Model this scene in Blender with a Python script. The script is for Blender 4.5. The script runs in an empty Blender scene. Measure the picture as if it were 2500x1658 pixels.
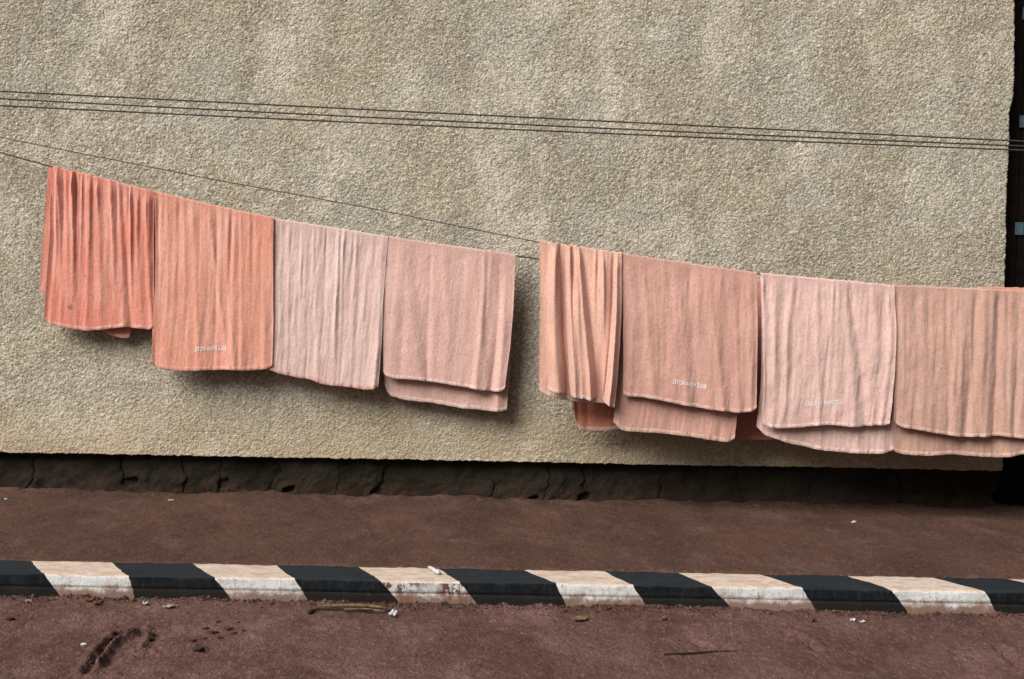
import bpy, math, random
import numpy as np
from mathutils import Matrix, Vector

random.seed(7)
RNG = np.random.default_rng(7)
S = bpy.context.scene
COL = S.collection

# ------------------------------------------------------------------ camera
F = 2500 * 50 / 36.0            # focal length in photograph pixels (50 mm on 36 mm film)
CAM_H = 1.6
PITCH, ROLL = math.radians(3.28), math.radians(1.05)
ROT = Matrix.Rotation(math.pi / 2 - PITCH, 3, 'X') @ Matrix.Rotation(ROLL, 3, 'Z')
cd = bpy.data.cameras.new('camera')
cam = bpy.data.objects.new('camera', cd)
COL.objects.link(cam)
cd.lens, cd.sensor_width, cd.sensor_fit = 50, 36, 'HORIZONTAL'
cd.clip_start, cd.clip_end = 0.05, 2000
cam.matrix_world = Matrix.Translation((0, 0, CAM_H)) @ ROT.to_4x4()
S.camera = cam

# ------------------------------------------------------------------ sky, sun, exposure
SUN_EL, SUN_AZ = math.radians(42), math.radians(-42)     # azimuth: from behind the camera, a little from the left
w = bpy.data.worlds.new('World')
S.world = w
w.use_nodes = True
nt = w.node_tree
sky = nt.nodes.new('ShaderNodeTexSky')
sky.sky_type = 'NISHITA'
sky.sun_disc = False
sky.sun_elevation = SUN_EL
sky.dust_density = 6.0
sky.ozone_density = 0.6
sky.air_density = 1.0
sd = Vector((math.sin(SUN_AZ) * math.cos(SUN_EL), -math.cos(SUN_AZ) * math.cos(SUN_EL), math.sin(SUN_EL)))  # towards sun
sky.sun_rotation = math.atan2(sd.x, sd.y)
bg = nt.nodes['Background']
bg.inputs['Strength'].default_value = 0.05
nt.links.new(sky.outputs['Color'], bg.inputs['Color'])
sl = bpy.data.lights.new('sun', 'SUN')
sl.energy, sl.angle, sl.color = 5.0, math.radians(40), (1.0, 0.965, 0.905)
sun = bpy.data.objects.new('sun', sl)
COL.objects.link(sun)
sun.rotation_euler = (-sd).to_track_quat('-Z', 'Y').to_euler()
sun.location = sd * 30
vs = S.view_settings
vs.view_transform, vs.look, vs.gamma, vs.use_curve_mapping = 'Standard', 'None', 1.0, False
vs.exposure = 0.10

# ------------------------------------------------------------------ layout numbers (metres)
WALL_Y = 8.84
KERB_Y0, KERB_Y1, KERB_H = 6.52, 6.81, 0.098
R3 = np.array(ROT)

def ray(px, py):
    px, py = np.broadcast_arrays(np.asarray(px, float), np.asarray(py, float))
    d = np.stack([(px - 1250) / F, -(py - 829) / F, -np.ones_like(px)], -1)
    return d @ R3.T

def at(px, py, Y):                      # point of the photograph at distance Y
    d = ray(px, py)
    t = Y / d[..., 1]
    return d[..., 0] * t, CAM_H + d[..., 2] * t

def on_ground(px, py, z=0.0):           # point of the photograph on a level surface
    d = ray(px, py)
    t = (z - CAM_H) / d[..., 2]
    return float(d[..., 0] * t), float(d[..., 1] * t)

def off_a(px): return 0.08 + 0.08 * np.asarray(px) / 1250.0      # clothesline distance in front of the wall
def off_b(px): return 0.15 + 0.21 * np.asarray(px) / 1250.0

# ------------------------------------------------------------------ helpers
def hash2(xi, yi, seed):
    h = (xi.astype(np.int64) * 374761393 + yi.astype(np.int64) * 668265263 + seed * 974634777) & 0xffffffff
    h = ((h ^ (h >> 13)) * 1274126177) & 0xffffffff
    h = ((h ^ (h >> 15)) * 2246822519) & 0xffffffff
    return ((h ^ (h >> 16)) & 0xffffffff) / 2147483648.0 - 1.0

def vn(x, y, seed=0):                   # value noise in -1..1
    x, y = np.broadcast_arrays(np.asarray(x, float), np.asarray(y, float))
    xi, yi = np.floor(x), np.floor(y)
    fx, fy = x - xi, y - yi
    fx, fy = fx * fx * (3 - 2 * fx), fy * fy * (3 - 2 * fy)
    a, b = hash2(xi, yi, seed), hash2(xi + 1, yi, seed)
    c, d = hash2(xi, yi + 1, seed), hash2(xi + 1, yi + 1, seed)
    return (a * (1 - fx) + b * fx) * (1 - fy) + (c * (1 - fx) + d * fx) * fy

def fbm(x, y, seed=0, octv=3, gain=0.5):
    s, a = 0, 1
    for k in range(octv):
        s = s + a * vn(x * 2 ** k + 17.3 * k, y * 2 ** k - 9.1 * k, seed + k)
        a *= gain
    return s

def grains(x, z, cell, seed, keep=0.75):     # little domes of aggregate, one per jittered cell
    gx, gz = np.floor(x / cell), np.floor(z / cell)
    h = np.zeros(np.shape(x))
    for i in (-1, 0, 1):
        for j in (-1, 0, 1):
            cx, cz = gx + i, gz + j
            px = (cx + 0.5 + 0.42 * hash2(cx, cz, seed)) * cell
            pz = (cz + 0.5 + 0.42 * hash2(cx, cz, seed + 1)) * cell
            k = 0.5 + 0.5 * hash2(cx, cz, seed + 2)
            r = cell * (0.38 + 0.35 * k)
            d2 = ((x - px) ** 2 + (z - pz) ** 2) / r ** 2
            h = np.maximum(h, np.sqrt(np.clip(1 - d2, 0, 1)) * (0.4 + 0.6 * k) * (k > 1 - keep))
    return h

def sstep(a, b, x):
    t = np.clip((np.asarray(x, float) - a) / (b - a), 0, 1)
    return t * t * (3 - 2 * t)

def link(o, parent=None):
    COL.objects.link(o)
    if parent is not None:
        o.parent = parent
    return o

def mesh_obj(name, verts, faces, mat, parent=None, smooth=True, uv=None):
    me = bpy.data.meshes.new(name)
    verts = np.asarray(verts, float)
    me.from_pydata(verts.tolist(), [], faces.tolist() if isinstance(faces, np.ndarray) else faces)
    if uv is not None:
        l = me.uv_layers.new(name='UVMap')
        idx = np.empty(len(me.loops), np.int32)
        me.loops.foreach_get('vertex_index', idx)
        l.data.foreach_set('uv', np.asarray(uv, np.float32)[idx].ravel())
    if smooth:
        me.polygons.foreach_set('use_smooth', np.ones(len(me.polygons), bool))
    me.materials.append(mat)
    me.update()
    return link(bpy.data.objects.new(name, me), parent)

def grid_faces(nr, nc, flip=False):
    i, j = np.meshgrid(np.arange(nr - 1), np.arange(nc - 1), indexing='ij')
    a = (i * nc + j).ravel()
    f = np.stack([a, a + 1, a + nc + 1, a + nc], 1)
    return f[:, ::-1].copy() if flip else f

def grid_obj(name, P, mat, parent=None, flip=False, uv=None):
    nr, nc, _ = P.shape
    return mesh_obj(name, P.reshape(-1, 3), grid_faces(nr, nc, flip), mat, parent, True,
                    None if uv is None else uv.reshape(-1, 2))

def box(x0, x1, y0, y1, z0, z1):
    v = [(x, y, z) for x in (x0, x1) for y in (y0, y1) for z in (z0, z1)]
    f = [(0, 1, 3, 2), (4, 6, 7, 5), (0, 4, 5, 1), (2, 3, 7, 6), (0, 2, 6, 4), (1, 5, 7, 3)]
    return v, f

def empty(name, loc=(0, 0, 0)):
    o = bpy.data.objects.new(name, None)
    o.location = loc
    o.empty_display_size = 0.1
    return link(o)

def tag(o, label=None, cat=None, group=None, kind=None):
    if label: o['label'] = label
    if cat: o['category'] = cat
    if group: o['group'] = group
    if kind: o['kind'] = kind
    return o

def tube(name, pts, rad, mat, parent=None, sides=8, twist=0):
    pts = np.asarray(pts, float)
    n = len(pts)
    rad = np.broadcast_to(np.asarray(rad, float), (n,))
    tan = np.gradient(pts, axis=0)
    tan /= np.linalg.norm(tan, axis=1, keepdims=True)
    up = np.array([0.05, 0.1, 1.0])
    a = np.cross(tan, up); a /= np.linalg.norm(a, axis=1, keepdims=True) + 1e-9
    b = np.cross(tan, a)
    V = []
    for k in range(sides):
        th = 2 * math.pi * k / sides
        V.append(pts + (a * math.cos(th) + b * math.sin(th)) * rad[:, None])
    V = np.stack(V, 1).reshape(-1, 3)
    fs = []
    for i in range(n - 1):
        for k in range(sides):
            k2 = (k + 1) % sides
            fs.append((i * sides + k, i * sides + k2, (i + 1) * sides + k2, (i + 1) * sides + k))
    fs.append(tuple(range(sides))[::-1])
    fs.append(tuple((n - 1) * sides + k for k in range(sides)))
    return mesh_obj(name, V, fs, mat, parent)

# ------------------------------------------------------------------ materials
class NB:
    def __init__(s, name, rough=0.9, spec=0.2):
        s.m = bpy.data.materials.new(name)
        s.m.use_nodes = True
        s.t = s.m.node_tree
        s.p = s.t.nodes['Principled BSDF']
        s.p.inputs['Roughness'].default_value = rough
        s.p.inputs['Specular IOR Level'].default_value = spec
        s.obj = s.n('ShaderNodeTexCoord').outputs['Object']
        s.uv = s.t.nodes[-1].outputs['UV']
    def n(s, k, **kw):
        nd = s.t.nodes.new(k)
        for a, b in kw.items(): setattr(nd, a, b)
        return nd
    def put(s, sock, v):
        if hasattr(v, 'is_output') or isinstance(v, bpy.types.NodeSocket): s.t.links.new(v, sock)
        else: sock.default_value = v
    def mapping(s, scale, src=None, rot=(0, 0, 0), loc=(0, 0, 0)):
        m = s.n('ShaderNodeMapping')
        s.t.links.new(src or s.obj, m.inputs[0])
        m.inputs['Scale'].default_value = scale
        m.inputs['Rotation'].default_value = rot
        m.inputs['Location'].default_value = loc
        return m.outputs[0]
    def noise(s, scale, det=3, rough=0.55, vec=None, dist=0):
        k = s.n('ShaderNodeTexNoise')
        s.t.links.new(vec or s.obj, k.inputs['Vector'])
        k.inputs['Scale'].default_value = scale
        k.inputs['Detail'].default_value = det
        k.inputs['Roughness'].default_value = rough
        k.inputs['Distortion'].default_value = dist
        return k.outputs['Fac']
    def voro(s, scale, vec=None, feat='F1', out='Distance'):
        k = s.n('ShaderNodeTexVoronoi', feature=feat)
        s.t.links.new(vec or s.obj, k.inputs['Vector'])
        k.inputs['Scale'].default_value = scale
        return k.outputs[out]
    def rng(s, v, a, b, c=0.0, d=1.0, smooth=True):
        k = s.n('ShaderNodeMapRange', interpolation_type='SMOOTHSTEP' if smooth else 'LINEAR')
        s.put(k.inputs[0], v)
        for i, x in enumerate((a, b, c, d)): k.inputs[i + 1].default_value = x
        return k.outputs[0]
    def math(s, op, a, b=0.0):
        k = s.n('ShaderNodeMath', operation=op)
        s.put(k.inputs[0], a); s.put(k.inputs[1], b)
        return k.outputs[0]
    def mix(s, f, a, b, mode='MIX'):
        k = s.n('ShaderNodeMix', data_type='RGBA', blend_type=mode)
        s.put(k.inputs['Factor'], f)
        for nm, v in (('A', a), ('B', b)):
            sk = [i for i in k.inputs if i.name == nm and i.type == 'RGBA'][0]
            s.put(sk, (*v, 1) if isinstance(v, tuple) and len(v) == 3 else v)
        return [o for o in k.outputs if o.type == 'RGBA'][0]
    def sep(s, v=None):
        k = s.n('ShaderNodeSeparateXYZ')
        s.t.links.new(v or s.obj, k.inputs[0])
        return k.outputs
    def bump(s, h, strength=0.5, dist=0.01, prev=None):
        k = s.n('ShaderNodeBump')
        k.inputs['Strength'].default_value = strength
        k.inputs['Distance'].default_value = dist
        s.put(k.inputs['Height'], h)
        if prev: s.t.links.new(prev, k.inputs['Normal'])
        s.t.links.new(k.outputs[0], s.p.inputs['Normal'])
        return k.outputs[0]
    def col(s, c):
        s.put(s.p.inputs['Base Color'], (*c, 1) if isinstance(c, tuple) and len(c) == 3 else c)
        return s.m

def mat_plaster():
    b = NB('roughcast_plaster', 0.95, 0.1)
    c = b.mix(b.rng(b.noise(1.0, 5, 0.6), 0.40, 0.60), (0.325, 0.290, 0.220), (0.325, 0.315, 0.270))
    c = b.mix(b.rng(b.noise(2.6, 5, 0.65, b.mapping((1, 1, 0.6))), 0.46, 0.63, 0, 0.8), c, (0.245, 0.226, 0.180))
    c = b.mix(b.rng(b.noise(2.0, 5, 0.7, b.mapping((1.2, 1, 0.9), loc=(5, 2, 1))), 0.49, 0.65, 0, 0.85), c, (0.475, 0.452, 0.385))
    c = b.mix(b.rng(b.noise(1.5, 4, 0.6, b.mapping((3.2, 1, 0.5), loc=(1, 2, 4))), 0.50, 0.66, 0, 0.65), c, (0.222, 0.202, 0.160))
    c = b.mix(b.rng(b.noise(5.5, 4, 0.65, b.mapping((1, 1, 1), loc=(8, 3, 2))), 0.54, 0.70, 0, 0.5), c, (0.33, 0.335, 0.305))
    # run-off streaks of pale lime
    st = b.math('MULTIPLY', b.rng(b.noise(9, 3, 0.6, b.mapping((2.2, 1, 0.22))), 0.56, 0.7),
                b.rng(b.noise(0.9, 3, 0.6, b.mapping((1, 1, 1.4), loc=(3, 0, 7))), 0.53, 0.66))
    c = b.mix(b.math('MULTIPLY', st, 0.55), c, (0.54, 0.51, 0.43))
    # sand and aggregate grains of different colour
    g = b.noise(105, 3, 0.8)
    c = b.mix(b.rng(g, 0.53, 0.66, 0, 0.8), c, (0.68, 0.64, 0.54))
    c = b.mix(b.rng(g, 0.46, 0.33, 0, 0.85), c, (0.13, 0.108, 0.075))
    c = b.mix(b.rng(b.noise(50, 2, 0.6, b.mapping((1, 1, 1), loc=(9, 9, 9))), 0.58, 0.72, 0, 0.6), c, (0.22, 0.165, 0.10))
    g2 = b.n('ShaderNodeRGBToBW'); b.t.links.new(b.voro(80, out='Color'), g2.inputs[0])
    c = b.mix(b.rng(g2.outputs[0], 0.62, 0.85, 0, 0.45), c, (0.66, 0.60, 0.47))
    c = b.mix(b.rng(g2.outputs[0], 0.38, 0.15, 0, 0.45), c, (0.16, 0.13, 0.09))
    # soil splashed up along the bottom edge
    z = b.sep()[2]
    c = b.mix(b.math('MULTIPLY', b.rng(z, 0.85, 0.36, 0, 0.7), b.rng(b.noise(4, 4, 0.6), 0.3, 0.7, 0.35, 1)), c, (0.36, 0.285, 0.185))
    h = b.math('SUBTRACT', b.math('MULTIPLY', b.noise(120, 3, 0.7), 0.5), b.math('MULTIPLY', b.voro(75), 0.9))
    b.bump(h, 0.6, 0.010)
    return b.col(c)

def mat_stone():
    b = NB('old_plinth_render', 0.95, 0.15)
    c = b.mix(b.rng(b.noise(3.5, 5, 0.65), 0.35, 0.65), (0.015, 0.012, 0.008), (0.032, 0.027, 0.020))
    c = b.mix(b.rng(b.noise(14, 4, 0.7), 0.5, 0.75, 0, 0.6), c, (0.010, 0.009, 0.007))
    z = b.sep()[2]
    c = b.mix(b.math('MULTIPLY', b.rng(z, 0.25, 0.08, 0, 0.9), b.rng(b.noise(9, 4, 0.6), 0.3, 0.65, 0.0, 1)), c, (0.046, 0.027, 0.019))
    b.bump(b.noise(45, 7, 0.75), 1.0, 0.025)
    return b.col(c)

def mat_soil(name, lo, hi, dust):
    b = NB(name, 0.97, 0.1)
    c = b.mix(b.rng(b.noise(2.2, 5, 0.6, b.mapping((1, 0.45, 1))), 0.34, 0.66), lo, hi)
    c = b.mix(b.rng(b.noise(4.5, 6, 0.65, b.mapping((1, 0.45, 1), loc=(4, 1, 0))), 0.46, 0.72, 0, 0.8), c, dust)
    c = b.mix(b.rng(b.noise(9, 5, 0.7, b.mapping((1, 0.5, 1), loc=(2, 7, 0))), 0.54, 0.72, 0, 0.5), c, tuple(x * 0.55 for x in lo))
    c = b.mix(b.rng(b.noise(60, 5, 0.85, b.mapping((1, 0.35, 1))), 0.52, 0.66, 0, 0.6), c, tuple(x * 0.5 for x in lo))
    g = b.n('ShaderNodeRGBToBW'); b.t.links.new(b.voro(110, b.mapping((1, 0.4, 1)), out='Color'), g.inputs[0])
    c = b.mix(b.rng(g.outputs[0], 0.66, 0.88, 0, 0.30), c, tuple(x * 1.5 for x in dust))
    c = b.mix(b.rng(g.outputs[0], 0.34, 0.12, 0, 0.35), c, tuple(x * 0.6 for x in lo))
    b.bump(b.math('SUBTRACT', b.noise(18, 4, 0.6), b.math('MULTIPLY', b.voro(90), 0.8)), 0.5, 0.012)
    return b.col(c)

def mat_kerb(name, white, scuff=False):
    b = NB(name, 0.85, 0.2 if white else 0.08)
    base = (0.53, 0.55, 0.56) if white else (0.004, 0.006, 0.008)
    c = b.mix(b.rng(b.noise(14, 5, 0.75), 0.44, 0.64, 0, 0.7), base, (0.40, 0.39, 0.38) if white else (0.011, 0.014, 0.017))
    c = b.mix(b.rng(b.noise(90, 4, 0.85), 0.50, 0.64, 0, 0.6), c, (0.30, 0.27, 0.25) if white else (0.014, 0.016, 0.018))
    # thin vertical run marks on the face
    c = b.mix(b.rng(b.noise(40, 4, 0.7, b.mapping((1.5, 1, 0.15))), 0.52, 0.68, 0, 0.6), c, (0.30, 0.26, 0.235) if white else (0.018, 0.019, 0.021))
    # chips down to brown concrete
    chip = b.math('MULTIPLY', b.rng(b.noise(50, 5, 0.8), 0.57, 0.62), b.rng(b.noise(7, 3), 0.42, 0.58))
    c = b.mix(b.math('MULTIPLY', chip, 0.85), c, (0.12, 0.065, 0.045) if white else (0.042, 0.030, 0.026))
    if scuff:
        z = b.sep()[2]; x = b.sep()[0]
        sc = b.rng(b.noise(30, 5, 0.75, b.mapping((1, 1, 0.55))), 0.47, 0.56)
        sc = b.math('MULTIPLY', sc, b.rng(b.noise(5, 1, 0.5, b.mapping((1, 1, 1), loc=(0.4, 0, 0))), 0.36, 0.5))
        sc = b.math('MULTIPLY', sc, b.rng(z, 0.091, 0.084))
        c = b.mix(sc, c, (0.095, 0.050, 0.036))
    nz = b.n('ShaderNodeNewGeometry').outputs['Normal']
    up = b.rng(b.sep(nz)[2], 0.35, 0.85)
    dn = b.rng(b.noise(9, 5, 0.65, b.mapping((0.6, 1.2, 1))), 0.25, 0.6, 0.50, 0.95)
    c = b.mix(b.math('MULTIPLY', up, dn if white else b.math('MULTIPLY', dn, 0.8)), c, b.mix(b.rng(b.noise(26, 5, 0.8, b.mapping((0.5, 1, 1))), 0.40, 0.62), (0.53, 0.425, 0.345), (0.37, 0.27, 0.205)) if white else (0.020, 0.026, 0.031))
    z = b.sep()[2]
    spl = b.math('ADD', z, b.rng(b.noise(22, 4, 0.7), 0.2, 0.8, -0.036, 0.036, False))
    c = b.mix(b.rng(spl, 0.066, 0.012, 0, 0.92), c, (0.135, 0.075, 0.052) if white else (0.012, 0.010, 0.009))
    b.bump(b.noise(120, 5, 0.7), 0.35, 0.008)
    return b.col(c)

def mat_towel(name, c1, streak=0.3, fade=None, spots=()):
    b = NB(name, 1.0, 0.05)
    b.p.inputs['Sheen Weight'].default_value = 0.25
    b.p.inputs['Sheen Roughness'].default_value = 0.6
    fd = fade or tuple(min(1, x * 1.12 + 0.03) for x in c1)
    dk = tuple(x * y for x, y in zip(c1, (0.82, 0.70, 0.67)))
    uv = b.uv
    c = b.mix(b.rng(b.noise(3.5, 4, 0.6, b.mapping((1, 0.5, 1), uv)), 0.35, 0.68), c1, fd)
    c = b.mix(b.rng(b.noise(12, 4, 0.65, b.mapping((2.4, 0.28, 1), uv)), 0.48, 0.72, 0, streak), c, dk)
    c = b.mix(b.rng(b.noise(75, 4, 0.9, b.mapping((1, 0.7, 1), uv)), 0.47, 0.62, 0, 0.62), c, tuple(x * 0.90 for x in dk))
    c = b.mix(b.rng(b.noise(95, 4, 0.9, b.mapping((1, 1, 1), uv, loc=(3, 3, 0))), 0.51, 0.64, 0, 0.65), c, tuple(min(0.85, x * 1.25 + .07) for x in c1))
    for (su, sv, r) in spots:
        d = b.n('ShaderNodeVectorMath', operation='DISTANCE')
        b.t.links.new(uv, d.inputs[0]); d.inputs[1].default_value = (su, sv, 0)
        dd = b.math('ADD', d.outputs['Value'], b.rng(b.noise(70, 3, 0.7, uv), 0.2, 0.8, -r * .8, r * .8, False))
        c = b.mix(b.rng(dd, r, r * .3, 0, 0.6), c, (0.13, 0.07, 0.055))
    b.bump(b.math('ADD', b.noise(260, 3, 0.7, uv), b.math('MULTIPLY', b.noise(70, 3, 0.6, uv), 0.8)), 0.55, 0.006)
    return b.col(c)

def mat_plain(name, c, rough=0.85, var=0.25, scale=40, spec=0.2):
    b = NB(name, rough, spec)
    k = b.mix(b.rng(b.noise(scale, 4, 0.65), 0.35, 0.7), c, tuple(x * (1 - var) for x in c))
    b.bump(b.noise(scale * 3, 4, 0.7), 0.35, 0.004)
    return b.col(k)

M = dict(
    plaster=mat_plaster(), stone=mat_stone(),
    road=mat_soil('red_road_soil', (0.070, 0.036, 0.030), (0.106, 0.058, 0.050), (0.152, 0.088, 0.081)),
    walk=mat_soil('red_footway_soil', (0.055, 0.031, 0.023), (0.078, 0.043, 0.033), (0.105, 0.060, 0.049)),
    kw=mat_kerb('white_kerb_paint', True), ks=mat_kerb('scuffed_white_kerb_paint', True, True), kb=mat_kerb('black_kerb_paint', False),
    core=mat_plain('kerb_concrete', (0.12, 0.075, 0.055)),
    wire=mat_plain('wire_sheath', (0.052, 0.040, 0.036), 0.8),
    rope=mat_plain('clothesline_cord', (0.075, 0.058, 0.060), 0.8),
    dark=mat_plain('dark_timber', (0.010, 0.007, 0.006), 0.9, 0.4, 12, 0.05),
    pane=mat_plain('pale_blue_pane', (0.075, 0.135, 0.165), 0.5),
    mud=mat_plain('dark_mud', (0.043, 0.025, 0.020), 0.95, 0.5),
    straw=mat_plain('dry_husk', (0.17, 0.12, 0.06), 0.8, 0.6, 25),
    bark=mat_plain('dry_twig', (0.032, 0.021, 0.018), 0.9),
    white=mat_plain('white_scrap', (0.44, 0.46, 0.48), 0.7, 0.15),
    blue=mat_plain('blue_plastic', (0.22, 0.42, 0.55), 0.5, 0.15),
    paper=mat_plain('dirty_paper', (0.30, 0.25, 0.22), 0.8, 0.4),
    leaf=mat_plain('dead_leaf', (0.12, 0.065, 0.035), 0.85, 0.5),
    leaf_litter=mat_plain('crumbled_leaf_litter', (0.050, 0.030, 0.018), 0.9, 0.6, 18),
    thread=mat_plain('pale_grey_thread', (0.78, 0.80, 0.84), 0.8, 0.1, 300),
)

# ------------------------------------------------------------------ the ground
def road_z(x, y):
    x, y = np.asarray(x, float), np.asarray(y, float)
    z = (0.004 + 0.007 * sstep(0.05, 0.5, KERB_Y0 - y)) * fbm(x * 1.1, y * 1.6, 3, 3) + 0.0050 * fbm(x * 7, y * 10, 5, 3) + 0.0012 * fbm(x * 38, y * 38, 7, 2, 0.8) + 0.0035 * grains(x, y, 0.028, 8, 0.16)
    # crumbly heap along the foot of the kerb
    k = np.exp(-((KERB_Y0 - y) / 0.10) ** 2)
    z = z + k * (-0.006 + 0.007 * fbm(x * 5, y * 6, 9, 2) + 0.006 * np.abs(fbm(x * 28, y * 28, 11, 2)))
    for pts, wd, hh in GROOVES:
        d = np.full(np.shape(x), 9.0)
        for (a, b) in zip(pts[:-1], pts[1:]):
            ab = np.subtract(b, a); L = ab @ ab
            t = np.clip(((x - a[0]) * ab[0] + (y - a[1]) * ab[1]) / L, 0, 1)
            d = np.minimum(d, np.hypot(x - a[0] - t * ab[0], (y - a[1] - t * ab[1]) * 0.75))
        rough = 1 + 0.8 * vn(x * 26, y * 26, 21) + 0.6 * vn(x * 60, y * 60, 22)
        z = z + hh * np.exp(-(d / wd) ** 2) * rough - 0.35 * hh * np.exp(-((d - 2 * wd) / wd) ** 2)
    return z

GROOVES = []
for px_pts, wd, hh in [
    ([(345, 1536), (316, 1541), (280, 1549), (262, 1566), (242, 1590), (222, 1616), (210, 1640)], 0.014, -0.022),
    ([(330, 1546), (300, 1556), (276, 1572), (256, 1596), (240, 1622)], 0.014, 0.018),
    ([(365, 1548), (350, 1570), (330, 1580)], 0.018, 0.014),
    ([(300, 1603), (360, 1588), (430, 1584), (490, 1582)], 0.022, 0.014),
    ([(310, 1643), (350, 1640), (400, 1639)], 0.020, -0.018),
    ([(150, 1655), (190, 1650)], 0.03, -0.02),
    ([(1690, 1565), (1730, 1575), (1790, 1578)], 0.018, -0.010),
    ([(1920, 1550), (1960, 1560), (1995, 1585)], 0.020, -0.014),
    ([(2440, 1580), (2470, 1600), (2490, 1625)], 0.025, -0.016)]:
    GROOVES.append(([on_ground(a, b) for a, b in px_pts], wd, hh))

def walk_z(x, y):
    x, y = np.asarray(x, float), np.asarray(y, float)
    t = sstep(KERB_Y1, WALL_Y, y)
    # the trodden soil thins out over the back edge of the kerb
    ed = KERB_Y1 - 0.004 + 0.008 * fbm(x * 9, y * 0, 43, 3)
    lap = -0.014 * (1 - sstep(ed - 0.016, ed + 0.016, y))
    z = lap + KERB_H + 0.001 - 0.017 * t + 0.004 * fbm(x * 1.5, y * 2, 31, 3) + 0.0035 * fbm(x * 9, y * 9, 33, 2) + 0.0010 * fbm(x * 36, y * 36, 34, 2, 0.8) + 0.003 * grains(x, y, 0.035, 9, 0.14)
    return z + (0.008 + 0.014 * fbm(x * 3.1, y * 2, 35, 3) + 0.006 * fbm(x * 20, y * 20, 36, 2)) * sstep(WALL_Y - 0.25, WALL_Y + 0.04, y) + 0.004 * np.exp(-((y - KERB_Y1) / 0.03) ** 2) * (1 + vn(x * 30, y * 5, 37))

v, f = [], []
sheet = [(-300, -300), (300, -300), (300, 300), (-300, 300)]
g = mesh_obj('ground', [(x, y, -0.06) for x, y in sheet], [(0, 1, 2, 3)], M['road'])
tag(g, kind='structure')
xs = np.concatenate([[-4.3], np.linspace(-3.3, 3.3, 940), [4.3]])
ys = np.concatenate([np.linspace(-3.0, 5.1, 30)[:-1], np.linspace(5.1, KERB_Y0 + 0.03, 180)])
Xg, Yg = np.meshgrid(xs, ys)
o = grid_obj('road', np.stack([Xg, Yg, road_z(Xg, Yg)], -1), M['road'])
tag(o, kind='structure')
ys = np.concatenate([np.linspace(KERB_Y1 - 0.03, KERB_Y1 + 0.03, 10)[:-1], np.linspace(KERB_Y1 + 0.03, WALL_Y + 0.30, 165)])
xs = np.linspace(-4.6, 4.6, 860)
Xg, Yg = np.meshgrid(xs, ys)
o = grid_obj('footpath', np.stack([Xg, Yg, walk_z(Xg, Yg)], -1), M['walk'])
tag(o, kind='structure')
# ------------------------------------------------------------------ kerb with painted bands
kerb = mesh_obj('kerb', *box(-4.2, 4.2, KERB_Y0 + 0.012, KERB_Y1 - 0.006, -0.05, KERB_H - 0.010), M['core'], smooth=False)
tag(kerb, kind='structure')
PX_B = [(-320, -305, -280), (-125, -96, -62), (74, 108, 146), (270, 314, 329), (466, 525, 563), (672, 719, 751), (872, 931, 971),
        (1066, 1123, 1162), (1274, 1359, 1380), (1470, 1546, 1578), (1651, 1737, 1786), (1851, 1958, 1991),
        (2062, 2178, 2216), (2270, 2407, 2432), (2450, 2610, 2645), (2650, 2830, 2860)]
def kerb_x(px3):
    a = at(px3[0], 1394 + 0.0183 * (px3[0] - 1250), KERB_Y1)[0]
    b = at(px3[1], 1430 + 0.0183 * (px3[1] - 1250), KERB_Y0)[0]
    c = at(px3[2], 1482 + 0.0183 * (px3[2] - 1250), KERB_Y0 - 0.01)[0]
    return float(a), float(b), float(c)
KX = [kerb_x(p) for p in PX_B]
prof = [(KERB_Y1, KERB_H - 0.02, 0.0), (KERB_Y1 - 0.004, KERB_H - 0.003, 0.0)]
for t in np.linspace(0.08, 0.94, 9): prof.append((KERB_Y1 + (KERB_Y0 - KERB_Y1) * t, KERB_H, t))
for th in np.linspace(15, 90, 5):
    prof.append((KERB_Y0 + 0.012 - 0.012 * math.sin(math.radians(th)), KERB_H - 0.012 + 0.012 * math.cos(math.radians(th)), 1 + 0.1 * th / 90))
for z, yy in ((0.07, 0.001), (0.055, 0.0), (0.042, -0.001), (0.0385, 0.004), (0.035, -0.003), (0.02, -0.005), (0.0, -0.008), (-0.04, -0.010)):
    prof.append((KERB_Y0 + yy, z, 1.1 + 0.9 * (0.086 - max(z, 0)) / 0.086))
prof = np.array(prof)
for k in range(len(KX) - 1):
    n = 26
    def bx(K): return np.interp(prof[:, 2], [0, 1.05, 2], K)
    xa, xb = bx(KX[k]), bx(KX[k + 1])
    t = np.linspace(0, 1, n)[None, :]
    X = xa[:, None] * (1 - t) + xb[:, None] * t
    wob = 0.0025 * fbm(prof[:, 2:3] * 11 + 3, X * 0 + k, 51)
    wob2 = 0.0025 * fbm(prof[:, 2:3] * 11 + 3, X * 0 + k + 1, 51)
    X = X + wob * (1 - t) + wob2 * t
    Y = prof[:, 0:1] + 0 * X
    Z = prof[:, 1:2] + 0 * X
    er = np.exp(-((prof[:, 2:3] - 1.05) / 0.10) ** 2)
    Y = Y + 0.0022 * fbm(X * 14, Z * 30, 53, 3) + er * 0.004 * np.maximum(0, fbm(X * 11, Z * 0 + 2, 55, 3))
    Z = Z + 0.0022 * fbm(X * 6, Y * 14, 57, 3) * (prof[:, 1:2] > 0.05) - er * 0.005 * np.maximum(0, fbm(X * 17, Z * 0, 59, 3)) \
        + 0.003 * np.exp(-((Y - KERB_Y1) / 0.02) ** 2) * vn(X * 40, Y, 60)
    white = (k % 2 == 0)
    m = M['ks'] if k == 6 else (M['kw'] if white else M['kb'])
    o = grid_obj('white_painted_band' if white else 'black_painted_band', np.stack([X, Y, Z], -1), m, kerb)

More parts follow.
